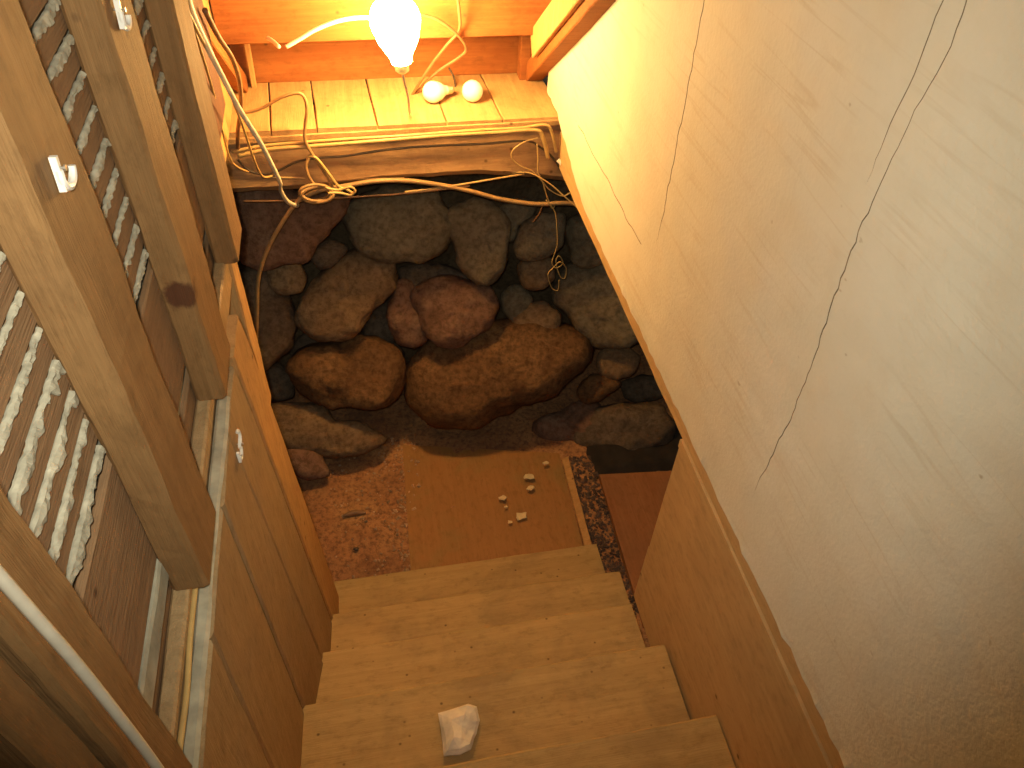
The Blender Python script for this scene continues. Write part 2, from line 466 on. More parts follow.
for (ya, yb), zb_, lab, sd in zip(studs_y, (-1.070, -1.070, -1.074, -1.078), labs, range(4)):
    bm = bmesh.new(); plank(bm, (-.316, (ya+yb)/2, zb_), (-.316, (ya+yb)/2 , .7), (0, (yb-ya)/2, 0), (.026, 0, 0), 60, .0035, .006, sd*5+1)
    o = mk('wall_stud', bm, M['stud'], origin=(-.316, (ya+yb)/2, zb_))
    tag(o, lab, 'stud', 'studs of the lath wall')
    if sd == 2:
        mt = M['stud'].copy(); mt.name = 'stained_stud_wood'; nt = mt.node_tree; b = nt.nodes['Principled BSDF']
        src = b.inputs['Base Color'].links[0].from_socket
        P = ony(181, 296, ya) - Vector((-.316, (ya+yb)/2, zb_))
        tc = N(nt, 'ShaderNodeTexCoord'); mp = N(nt, 'ShaderNodeMapping'); mp.inputs['Location'].default_value = (-P.x*1.0, -P.y*.6, -P.z*1.0); mp.inputs['Scale'].default_value = (1, .6, 1)
        nt.links.new(tc.outputs['Object'], mp.inputs[0])
        ln = N(nt, 'ShaderNodeVectorMath', operation='LENGTH'); nt.links.new(mp.outputs[0], ln.inputs[0])
        nn = noi(nt, tc.outputs['Object'], 60, 3, .6); ad = N(nt, 'ShaderNodeMath', operation='MULTIPLY_ADD')
        nt.links.new(nn, ad.inputs[0]); ad.inputs[1].default_value = .03; nt.links.new(ln.outputs['Value'], ad.inputs[2])
        nt.links.new(mixc(nt, ramp(nt, ad.outputs[0], [(.036, (.85,.85,.85)), (.046, (0,0,0))]), src, (.07,.022,.012)), b.inputs['Base Color'])
        o.data.materials[0] = mt
bm = bmesh.new(); plank(bm, (-.318, .308, -1.094), (-.318, .305, .7), (0, .023, 0), (.024, 0, 0), 50, .003, .005, 61)
tag(mk('wall_batten', bm, M['stud'], origin=(-.316, .307, -1.094)), 'narrow batten in the bottom left corner beside the nearest stud', 'batten')
# sole plate, mortar lines at floor level
bm = bmesh.new(); plank(bm, (-.332, -.3, -1.112), (-.332, 1.80, -1.112), (.013, 0, 0), (0, 0, .036), 40, .002, .004, 9)
tag(mk('sole_plate', bm, M['left_board'], origin=(-.33, .8, -1.15)), 'narrow wooden plate along the foot of the lath wall', 'plate')
bm = bmesh.new(); plank(bm, (-.307, -.3, -1.118), (-.304, 1.13, -1.118), (.0115, 0, 0), (0, 0, .012), 60, .003, .005, 10)
tag(mk('mortar_strip', bm, M['mortar'], origin=(-.305, .6, -1.13)), 'grey mortar strip along the top of the left boards', 'mortar')
bm = bmesh.new(); plank(bm, (-.343, -.3, -1.006), (-.343, .70, -1.006), (.0075, 0, 0), (0, 0, .022), 40, .003, .005, 13)
tag(mk('mortar_strip', bm, M['mortar'], origin=(-.36, .3, -1.11)), 'pale mortar strip in the corner behind the nearest studs', 'mortar')

bm = bmesh.new(); plank(bm, (-.353, -.3, -1.062), (-.353, 1.80, -1.062), (.007, 0, 0), (0, 0, .032), 40, .0015, .003, 19)
tag(mk('wall_batten', bm, M['lath'], origin=(-.345, .8, -1.094)), 'low batten just above the foot plate of the lath wall', 'batten')
# boards hanging below the floor level on the left
lb = thing('board_cladding', 'upright grey-brown boards that side the stairs on the left', 'cladding', (-.3, 1.0, -2.9))
tops_y = [1.372, 1.220, 1.030, .865, .62, .40, .1, -.3]
bots = [(1.745, -2.93, -.262), (1.525, -2.75, -.270), (1.27, -2.55, -.285), (1.03, -2.36, -.325), (.70, -2.15, -.335), (.42, -1.98, -.335), (.1, -1.8, -.335), (-.3, -1.6, -.335)]
for i in range(7):
    bm = bmesh.new()
    n = 30
    (yb0, zb0, xb0), (yb1, zb1, xb1) = bots[i], bots[i+1]
    off = .003 if i == 0 else (.0, .0015, .0, .001, .0005, .001)[i-1]
    zt = -1.112 if i else -1.09
    ring = []
    for j in range(n+1):
        t = j/n
        za = zt + (zb0-.12-zt)*t; zc = zt + (zb1-.12-zt)*t
        tt = Vector((XL+.001+off, tops_y[i]-.0012, zt)); uu = Vector((XL+.001+off, tops_y[i+1]+.0012, zt))
        A = tt.lerp(Vector((xb0+off, yb0-.0012, zb0-.1)), t)
        B = uu.lerp(Vector((xb1+off, yb1+.0012, zb1-.1)), t)
        w1 = noise.noise_vector(Vector((i*7+7, A.z*6, 0)))*.0015; w2 = noise.noise_vector(Vector((i*7+14, A.z*6, 0)))*.0015
        A += w1; B += w2
        if i == 0 and t < .05: A.y -= .012*(1-t/.05)
        ring.append([bm.verts.new(q) for q in (A+Vector((-.003, 0, 0)), A.lerp(B, .04)+Vector((.001, 0, 0)), A.lerp(B, .5)+Vector((.0015*noise.noise(Vector((i, A.z*5, 5))), 0, 0)), B.lerp(A, .04)+Vector((.001, 0, 0)), B+Vector((-.003, 0, 0)), B+Vector((-.02, 0, 0)), A+Vector((-.02, 0, 0)))])
    for r1, r2 in zip(ring, ring[1:]):
        for j in range(7):
            k = (j+1) % 7; bm.faces.new((r1[j], r1[k], r2[k], r2[j]))
    bm.faces.new(ring[0]); bm.faces.new(ring[-1][::-1])
    mk('board', bm, M['edge_board' if i == 0 else 'left_board'], lb)

# bits of framing between the last stud and the sill
bm = bmesh.new(); plank(bm, (-.335, 1.60, -1.62), (-.335, 1.60, -1.095), (0, .045, 0), (.022, 0, 0), 14, .003, .005, 21)
tag(mk('short_post', bm, M['edge_board'], origin=(-.33, 1.6, -1.62)), 'short post under the farthest stud, beside the dark opening', 'post')
bm = bmesh.new(); plank(bm, (-.375, 2.13, -1.06), (-.375, 2.13, -.45), (0, .17, 0), (.014, 0, 0), 14, .002, .005, 23)
tag(mk('wall_board', bm, M['red_board'], origin=(-.4, 2.1, -1.0)), 'dark red board behind the cables, past the farthest stud', 'board')
bm = bmesh.new(); plank(bm, (-.455, 2.72, -1.376), (-.455, 2.72, .2), (0, .42, 0), (.014, 0, 0), 14, .002, .005, 25)
tag(mk('wall_board', bm, M['upper_pale'], origin=(-.45, 2.6, -1.3)), 'pale wide board left of the lit lamp, at the end of the sill', 'board')

# ------------------------------------------------------------------ ledge and sill beam over the stone wall
sb = thing('sill_beam', 'rough old sill beam lying over the stone wall, cables along its face', 'beam', (.17, 2.85, -1.66))
bm = bmesh.new()
n = 60; rings = []
for i in range(n+1):
    t = i/n; x = -.62 + t*1.75
    zb_ = -1.612 - .010*sin(t*9) - (.09*max(0, (t-.62)/.38)**1.4)
    yf = 2.752 + .006*noise.noise(Vector((x*5, 0, 0)))
    pts = [(yf+.022, -1.425), (yf+.010, -1.47), (yf+.010*noise.noise(Vector((x*4, 2, 2)))-.006, -1.54), (yf-.018, zb_+.03), (yf+.005, zb_), (3.0, zb_), (3.0, -1.405), (yf+.03, -1.405)]
    rings.append([bm.verts.new((x, a + .003*noise.noise(Vector((x*20, c*20, 0))), c + .004*noise.noise(Vector((x*12, a*9, 4))))) for a, c in pts])
for r1, r2 in zip(rings, rings[1:]):
    for j in range(8): bm.faces.new((r1[j], r1[(j+1) % 8], r2[(j+1) % 8], r2[j]))
bm.faces.new(rings[0]); bm.faces.new(rings[-1][::-1])
mk('beam', bm, M['sill'], sb)
bm = bmesh.new(); plank(bm, (-.6, 2.772, -1.415), (.80, 2.772, -1.402), (0, .020, 0), (0, 0, .012), 50, .002, .003, 31)
mk('front_strip', bm, M['ledge'], sb)
ld = thing('floor_ledge', 'ledge of short floorboards lit by the lamp, two spare bulbs on it', 'ledge', (.17, 2.95, -1.40))
xs = [-.52, -.31, -.145, .075, .335, .55, .80]
for i, (xa, xb) in enumerate(zip(xs, xs[1:])):
    bm = bmesh.new(); plank(bm, ((xa+xb)/2+.012, 2.756, -1.3905), ((xa+xb)/2-.012, 3.27, -1.3905), ((xb-xa)/2-.0025, 0, 0), (0, 0, .0105), 24, .0015, .003, i*3)
    mk('floorboard', bm, M['ledge'], ld)

# ------------------------------------------------------------------ underside of the upper stairs
us = thing('upper_staircase', 'underside of the stairs above, orange boards behind the lit lamp', 'stairs', (.17, 3.0, -1.37))
rise, run = .245, .235
y0, z0 = 3.16, -1.38
for i in range(6):
    yy = y0 - run*i; zz = z0 + rise*i
    bm = bmesh.new(); plank(bm, (-.435, yy+.012, zz+rise/2), (.775, yy+.012, zz+rise/2), (0, .012, 0), (0, 0, rise/2), 16, .001, .003, i)
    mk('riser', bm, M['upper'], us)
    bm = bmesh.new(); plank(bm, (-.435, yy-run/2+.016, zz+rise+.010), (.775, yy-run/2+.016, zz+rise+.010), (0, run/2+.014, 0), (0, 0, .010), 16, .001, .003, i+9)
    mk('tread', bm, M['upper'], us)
dirv = Vector((0, -.819, .593)).normalized(); nrm = Vector((0, .593, .819)).normalized()
for x, nm in ((.756, 'stringer'), (-.415, 'stringer')):
    A = Vector((x, 3.088, -1.385)) + nrm*.035
    bm = bmesh.new(); plank(bm, A + dirv*(-.03), A + dirv*2.6, (.036 if x > 0 else .022, 0, 0), nrm*.035, 40, .0015, .004, x)
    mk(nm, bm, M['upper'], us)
bm = bmesh.new(); plank(bm, (.715, 3.12, -1.378), (.715, 3.12, -1.16), (.022, 0, 0), (0, .03, 0), 6, .001, .003, 3)
mk('cleat', bm, M['upper'], us)
bm = bmesh.new(); plank(bm, (-.37, 3.13, -1.378), (-.365, 3.12, -1.19), (.010, 0, 0), (0, .012, 0), 6, .001, .003, 5)
mk('cleat', bm, M['upper_pale'], us)
A = Vector((.708, 2.93, -1.19)) + nrm*.02
bm = bmesh.new(); plank(bm, A, A + dirv*2.2, (.010, 0, 0), nrm*.05, 20, .001, .003, 44)
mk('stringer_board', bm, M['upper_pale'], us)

# ------------------------------------------------------------------ lit lamp and the spare bulbs
def bulb_profile(R, L):
    """glass of a pear bulb, crown at z = 0 and neck at z = -L"""
    pr = [(0, 0)]
    for i in range(1, 13):
        a = i/12*radians(118); pr.append((R*sin(a), -R + R*cos(a)))
    r1, z1 = pr[-1]; rn = R*.42
    for i in range(1, 9):
        t = i/8; s = t*t*(3-2*t); pr.append((r1 + (rn-r1)*s, z1 + (-L-z1)*t))
    return pr
BP = Vector((.160, 2.655, -.886))
lamp = thing('light_bulb', 'glowing bare bulb standing in a holder in front of the orange stair underside', 'light bulb', BP + Vector((0, 0, -.26)))
bm = bmesh.new(); lathe(bm, bulb_profile(.083, .22), Matrix.Translation(BP) @ Matrix.Rotation(radians(-6), 4, 'Y'), 40)  # glass made oversized so its outline takes in the glare around the bulb
mk('glass', bm, M['lit'], lamp, smooth=True)
NB = BP + Vector((.0225, 0, -.212))
bm = bmesh.new(); lathe(bm, [(0, .0), (.030, .0), (.030, -.006), (.024, -.018), (.024, -.035), (.012, -.045), (0, -.045)], Matrix.Translation(NB), 24)
mk('holder', bm, M['cap'], lamp, smooth=False)
bm = bmesh.new(); tube(bm, smooth_path([NB+Vector((0, 0, -.043)), NB+Vector((.008, .02, -.09)), NB+Vector((.02, .07, -.16)), NB+Vector((.03, .16, -.270))]), .0045)
mk('cord', bm, M['wire_white'], lamp, smooth=True)

def make_bulb(label, R=.041):
    t = thing('spare_bulb', label, 'light bulb', (0, 0, -H), 'spare bulbs on the ledge')
    bm = bmesh.new(); lathe(bm, bulb_profile(R, R*2.55), Matrix(), 36); mk('glass', bm, M['bulb_glass'], t, smooth=True, local=True)
    bm = bmesh.new(); pr = [(0, -R*2.5), (R*.44, -R*2.5)]
    for i in range(9): pr.append((R*(.44 if i % 2 else .40), -R*2.55 - i*R*.075))
    pr += [(R*.3, -R*3.3), (R*.12, -R*3.4), (0, -R*3.4)]
    lathe(bm, pr, Matrix(), 24); mk('screw_cap', bm, M['cap'], t, local=True); return t
def place(t, c, axis):
    """c: globe centre relative to the lens; axis: direction from cap to crown"""
    q = Vector(axis).normalized().to_track_quat('Z', 'Y'); t.rotation_mode = 'QUATERNION'; t.rotation_quaternion = q
    t.location = Vector(c) + Vector(axis).normalized()*.041 + Vector((0, 0, H))
sb1 = make_bulb('white spare bulb nearer the lit lamp, its screw cap pointing right')
c = onz(433, 92, -1.339); place(sb1, c, (-.85, -.45, .12))
sb2 = sb1.copy(); COL.objects.link(sb2)
for ch in list(sb1.children):
    d = ch.copy(); COL.objects.link(d); d.parent = sb2
sb2['label'] = 'white spare bulb farther right on the ledge, its round end to the camera'
c = onz(472.5, 91, -1.339); place(sb2, c, (-.12, -.99, .10))

# ------------------------------------------------------------------ cables
def px_path(pts): 
    out = []
    for p in pts:
        f = {'x': onx, 'y': ony, 'z': onz}[p[2]]; out.append(f(p[0], p[1], p[3]))
    return out
def wire(name, label, cat, pts, r, mat, n=8, flat=1.0):
    P = pts if isinstance(pts[0], Vector) else px_path(pts)
    bm = bmesh.new(); tube(bm, smooth_path(P, n), r, 8, flat)
    o = mk(name, bm, M[mat], smooth=True); return tag(o, label, cat)
def ys(pts, a, b): return [(x, y, 'y', a+(b-a)*i/(len(pts)-1)) for i, (x, y) in enumerate(pts)]
wire('cable', 'white flat cable sweeping down from the top left to the knot', 'cable', ys([(184,-20),(192,12),(206,44),(222,76),(240,110),(260,142),(272,165),(280,182),(281,191),(288,202),(298,206)], 1.74, 2.70), .0085, 'wire_white', flat=.6)
wire('cable', 'tan cable hanging from the knot in front of the stone wall', 'cable', ys([(322,186),(306,190),(299,200),(290,211),(276,233),(264,258),(258,282),(257,310),(256,340),(254,375),(252,400)], 2.71, 2.60), .0085, 'wire_tan')
wire('cable', 'thick tan cable drooping along the bottom of the sill beam', 'cable', ys([(300,200),(318,191),(345,186),(378,181),(410,181),(440,185),(470,191),(500,199),(535,204),(562,203),(578,204)], 2.725, 2.72), .0095, 'wire_tan')
wire('wire', 'thin orange wire crossing the drooping cable towards the right', 'wire', ys([(405,192),(438,188),(470,183),(500,178),(524,174)], 2.715, 2.735), .004, 'wire_gold')
wire('wire', 'thin gold wire running straight along the middle of the sill beam', 'wire', ys([(262,177),(300,178),(350,179),(404,178)], 2.742, 2.742), .004, 'wire_gold')
wire('wire', 'thin dark wire under the sill beam at the left', 'wire', ys([(243,201),(275,201),(320,199),(370,196),(410,193),(470,186)], 2.745, 2.748), .004, 'wire_brown')
wire('cable', 'topmost yellow cable stapled along the sill beam', 'cable', ys([(232,152),(262,146),(305,142),(350,139),(400,136),(440,133),(480,130),(520,128),(545,125),(552,133),(556,152)], 2.735, 2.735), .006, 'wire_gold')
wire('cable', 'middle yellow cable stapled along the sill beam', 'cable', ys([(238,156),(270,149),(310,146),(350,143),(400,139),(450,135),(500,132),(535,130),(543,138),(548,158)], 2.732, 2.732), .0085, 'wire_gold')
wire('cable', 'black wire looping along the sill beam below the yellow cables', 'cable', ys([(238,160),(248,170),(262,174),(278,171),(296,162),(318,158),(345,156),(385,150),(430,146),(480,144),(525,141),(540,147),(553,158),(563,173)], 2.738, 2.735), .0045, 'wire_black')
wire('cable', 'dark brown cable curving down past the red board', 'cable', ys([(205,10),(218,36),(232,58),(239,80),(241,105),(238,130),(238,148)], 2.2, 2.73), .0075, 'wire_brown')
wire('cable', 'tan cable arching over the left end of the ledge', 'cable', ys([(236,108),(246,112),(262,108),(280,98),(296,93),(304,97),(307,110),(305,126),(305,140),(311,152),(324,172),(332,186)], 2.74, 2.72), .006, 'wire_tan')
wire('wire', 'pale wire slanting down to the left side of the knot', 'wire', ys([(307,166),(309,157),(316,158),(326,170),(338,186),(346,189),(352,193)], 2.73, 2.70), .006, 'wire_gold')
wire('wire', 'brown wire dropping into the knot from the sill beam', 'wire', ys([(309,158),(306,166),(309,177),(316,187)], 2.725, 2.705), .006, 'wire_tan')
wire('wire', 'thin yellow wire beside the white flat cable', 'wire', ys([(186,8),(204,44),(226,84),(242,124),(252,154),(262,176),(272,176)], 1.76, 2.735), .004, 'wire_gold')
wire('wire', 'thin yellow wire running down the side of the farthest stud', 'wire', ys([(180,-10),(196,36),(212,88),(222,130),(232,162),(248,172)], 1.72, 2.70), .0035, 'wire_gold')
# coiled knot of cable
kp = []
for i in range(46):
    a = i/45*2*pi*2.6; R = 12.5-3*sin(i*.31)
    kp.append(ony(314 + R*1.25*cos(a), 194 + R*.62*sin(a), 2.69 + .018*sin(a*1.3)))
wire('cable_knot', 'coiled knot of tan cable where the cables meet', 'cable', kp, .0062, 'wire_tan', 3)
wire('wire', 'pale loop of wire sticking out right of the knot', 'wire', ys([(326,188),(338,190),(350,187),(355,191),(350,195),(340,193),(328,193)], 2.69, 2.68), .0055, 'wire_gold')
# right end tangle
wire('wire', 'thin yellow wire looped at the right end of the sill beam', 'wire', ys([(538,138),(524,142),(513,150),(512,158),(520,166),(532,171),(541,180),(550,190),(562,196),(570,193)], 2.73, 2.72), .0028, 'wire_gold')
wire('wire', 'thin yellow wire dropping beside the loop at the right end of the beam', 'wire', ys([(537,144),(538,158),(538,172),(543,183),(547,196),(552,208),(555,205)], 2.728, 2.72), .0028, 'wire_gold')
wire('wire', 'thin pale wire from the beam to the corner of the plaster wall', 'wire', ys([(512,173),(530,173),(550,184),(564,196),(582,212)], 2.742, 2.66), .003, 'wire_gold')
wire('wire', 'thin orange wire dangling in a curl in front of the stones', 'wire', ys([(546,200),(555,212),(557,230),(557,246),(552,262),(556,268),(563,263),(559,256),(556,262),(560,276),(565,278),(566,268),(560,262),(553,268),(548,275),(552,288),(558,290),(559,280)], 2.70, 2.66), .0022, 'wire_gold', 6)
wire('wire', 'short dark wire bit hanging above the right stones', 'wire', ys([(543,204),(539,214),(533,222)], 2.74, 2.75), .003, 'wire_brown')
wc = thing('wire_connector', 'pair of white wire connectors at the right end of the black wire', 'connector', ony(563, 166, 2.72))
for a, b2 in (((558,160),(563,165)), ((563,168),(566,176))):
    bm = bmesh.new(); P = [ony(*a, 2.722), ony(*b2, 2.712)]
    tube(bm, [P[0], P[0].lerp(P[1], .5), P[1]], .0085, 10); mk('cap', bm, M['white_plastic'], wc)
# around the lamp
wire('cable', 'white cable with a cut end left of the lit lamp', 'cable', ys([(380,18),(356,18),(335,22),(315,30),(300,39),(286,47)], 2.80, 2.74), .0075, 'wire_white')
wire('cable', 'brown cable bent in an elbow right of the lit lamp', 'cable', ys([(418,14),(434,18),(450,28),(462,40),(466,50),(458,58),(440,70),(424,84),(412,98)], 2.84, 3.02), .0055, 'wire_brown')
wire('cable', 'dark cable hanging from above right of the lit lamp', 'cable', ys([(456,-15),(459,10),(459,30),(446,46),(432,64),(420,82),(411,97)], 2.84, 3.01), .0055, 'wire_brown')
wire('wire', 'short black wire standing behind the spare bulbs', 'wire', ys([(449,68),(454,78),(455,90),(451,96)], 3.10, 3.02), .004, 'wire_black')
wire('cable', 'short cut cable end left of the white cable by the lamp', 'cable', ys([(279,47),(274,42),(268,38)], 2.80, 2.88), .007, 'wire_white')
# left, on and below the studs
wire('cable', 'white cable running down the face of the nearest stud', 'cable', [onx(-24, 548, XL+.012), onx(-4, 572, XL+.011), onx(40, 622, XL+.011), onx(80, 668, XL+.010), onx(120, 718, XL+.011), onx(150, 757, XL+.011), onx(180, 800, XL+.012)], .0052, 'wire_white')
wire('cable', 'thin yellow cable lying along the foot of the left wall', 'cable', [onz(x, y, -1.095) for x, y in ((197,575),(194,600),(190,640),(187,690),(182,730),(177,768),(174,800))], .0045, 'wire_gold')
wire('cable', 'yellow cable standing beside the short post', 'cable', [onx(x, y, -.325) for x, y in ((226,268),(223,285),(221,305),(220,322))], .006, 'wire_gold')

# ------------------------------------------------------------------ white cable clips
def make_clip(label, group='white cable clips'):
    t = thing('cable_clip', label, 'clip', (0, 0, -H), group)
    bm = bmesh.new()
    hook = []
    for i in range(15):
        a = radians(180 + i*13); hook.append(Vector((0, .016*cos(a)+.0125, .012*sin(a)-.001)))
    tube(bm, [Vector((0, -.0033, .006)), Vector((0, -.0033, .002))] + hook, .0036, 8, 1.0)
    box(bm, -.004, .002, -.0060, -.0005, -.012, .018)
    mk('hook', bm, M['white_plastic'], t, local=True)
    bm = bmesh.new(); lathe(bm, [(0, .0105), (.0028, .0105), (.0028, .009), (.0011, .0088), (.0011, -.006), (0, -.006)], Matrix.Translation((-.004, -.003, .008)) @ Matrix.Rotation(radians(90), 4, 'Y'), 12)
    mk('nail', bm, M['steel'], t, local=True)
    return t
def dup(src, label):
    r = src.copy(); COL.objects.link(r); r['label'] = label
    for ch in list(src.children):
        d = ch.copy(); COL.objects.link(d); d.parent = r
    return r
cl = make_clip('white cable clip on the face of the second stud from the camera')
def put(o, p, rx=0, s=1.0): o.location = p + Vector((0, 0, H)); o.rotation_euler = (radians(rx), 0, 0); o.scale = (s,)*3
put(cl, onx(62, 176, XL+.006), -10, 1.15)
o = dup(cl, 'white cable clip on the face of the third stud, near the top of the photo'); put(o, onx(122, 17, XL+.006), -14, 1.15)
o = dup(cl, 'upper of two white clips on the grey boards left of the stairs'); put(o, onx(240, 440, XL+.008), 100, .9)
o = dup(cl, 'lower of two white clips on the grey boards left of the stairs'); put(o, onx(240, 457, XL+.008), 0, .9)

# ------------------------------------------------------------------ foundation stones
def boulder(label, outline, Yc, mat, depth=.5, box_=2.6, seed=0, rough=1.0):
    cx = sum(p[0] for p in outline)/len(outline); cy = sum(p[1] for p in outline)/len(outline)
    Cn = ony(cx, cy, Yc); nrm = Cn.normalized()
    u = Vector((0, 0, 1)).cross(nrm).normalized(); v = nrm.cross(u)      # u: left/right, v: up/down in the stone's own plane
    P = []
    for x, y in outline:
        r = ray(x, y); q = r*(Cn.dot(nrm)/r.dot(nrm)) - Cn; P.append((q.dot(u), q.dot(v)))
    ang = sorted((math.atan2(b, a), math.hypot(a, b)) for a, b in P)
    def rad(th):
        # periodic smooth interpolation of the outline radius
        n = len(ang)
        for i in range(n):
            a0 = ang[i]; a1 = ang[(i+1) % n]; t0 = a0[0]; t1 = a1[0] + (2*pi if i == n-1 else 0)
            th2 = th if th >= ang[0][0] else th + 2*pi
            if t0 <= th2 <= t1:
                t = (th2-t0)/(t1-t0+1e-9); x0, y0_ = a0[1]*cos(t0), a0[1]*sin(t0); x1, y1_ = a1[1]*cos(t1), a1[1]*sin(t1)
                d = x0*(y1_-y0_) - y0_*(x1-x0); e = cos(th)*(y1_-y0_) - sin(th)*(x1-x0)
                lin = d/e if abs(e) > 1e-6 else a0[1]*(1-t)+a1[1]*t
                s = t*t*(3-2*t); return .6*lin + .4*(a0[1]*(1-s)+a1[1]*s)
        return ang[0][1]
    mean = sum(a[1] for a in ang)/len(ang); D = mean*depth
    bm = bmesh.new(); nu, nv = 56, 28; rings = []
    rr = [rad(-pi + 2*pi*(i+.5)/nu) for i in range(nu)]
    rr = [(rr[i-1]+2*rr[i]+rr[(i+1) % nu])/4 for i in range(nu)]
    def sp(x, e): return math.copysign(abs(x)**e, x)
    e = 2/box_
    def shape(i, ph):
        th = -pi + 2*pi*(i+.5)/nu; r = rr[i]*1.05*sp(cos(ph), e); d = D*sp(sin(ph), e)
        q = u*(r*cos(th)) + v*(r*sin(th)) + nrm*d
        w_ = Cn + q
        nn = noise.fractal(w_*5.5 + Vector((seed, 0, 0)), .9, 2, 4)*.034*min(mean, .2)/.2 + noise.noise(w_*30)*.0015 + noise.noise(w_*13 + Vector((0, seed, 0)))*.004
        # a few flat facets
        fc = abs(noise.noise(w_*3.3 + Vector((seed, seed, 0))))*.05*min(mean, .2)/.2
        return w_ + q.normalized()*(nn*rough - fc*.7*rough)
    top = bm.verts.new(shape(0, -pi/2+1e-3)); bot = bm.verts.new(shape(0, pi/2-1e-3))
    for j in range(1, nv):
        ph = -pi/2 + pi*j/nv; rings.append([bm.verts.new(shape(i, ph)) for i in range(nu)])
    for a, c in zip(rings, rings[1:]):
        for i in range(nu): k = (i+1) % nu; bm.faces.new((a[i], a[k], c[k], c[i]))
    for i in range(nu):
        k = (i+1) % nu; bm.faces.new((top, rings[0][k], rings[0][i])); bm.faces.new((bot, rings[-1][i], rings[-1][k]))
    o = mk('foundation_stone', bm, M[mat], origin=Cn, smooth=True)
    return tag(o, label, 'stone', 'stones of the cellar wall')

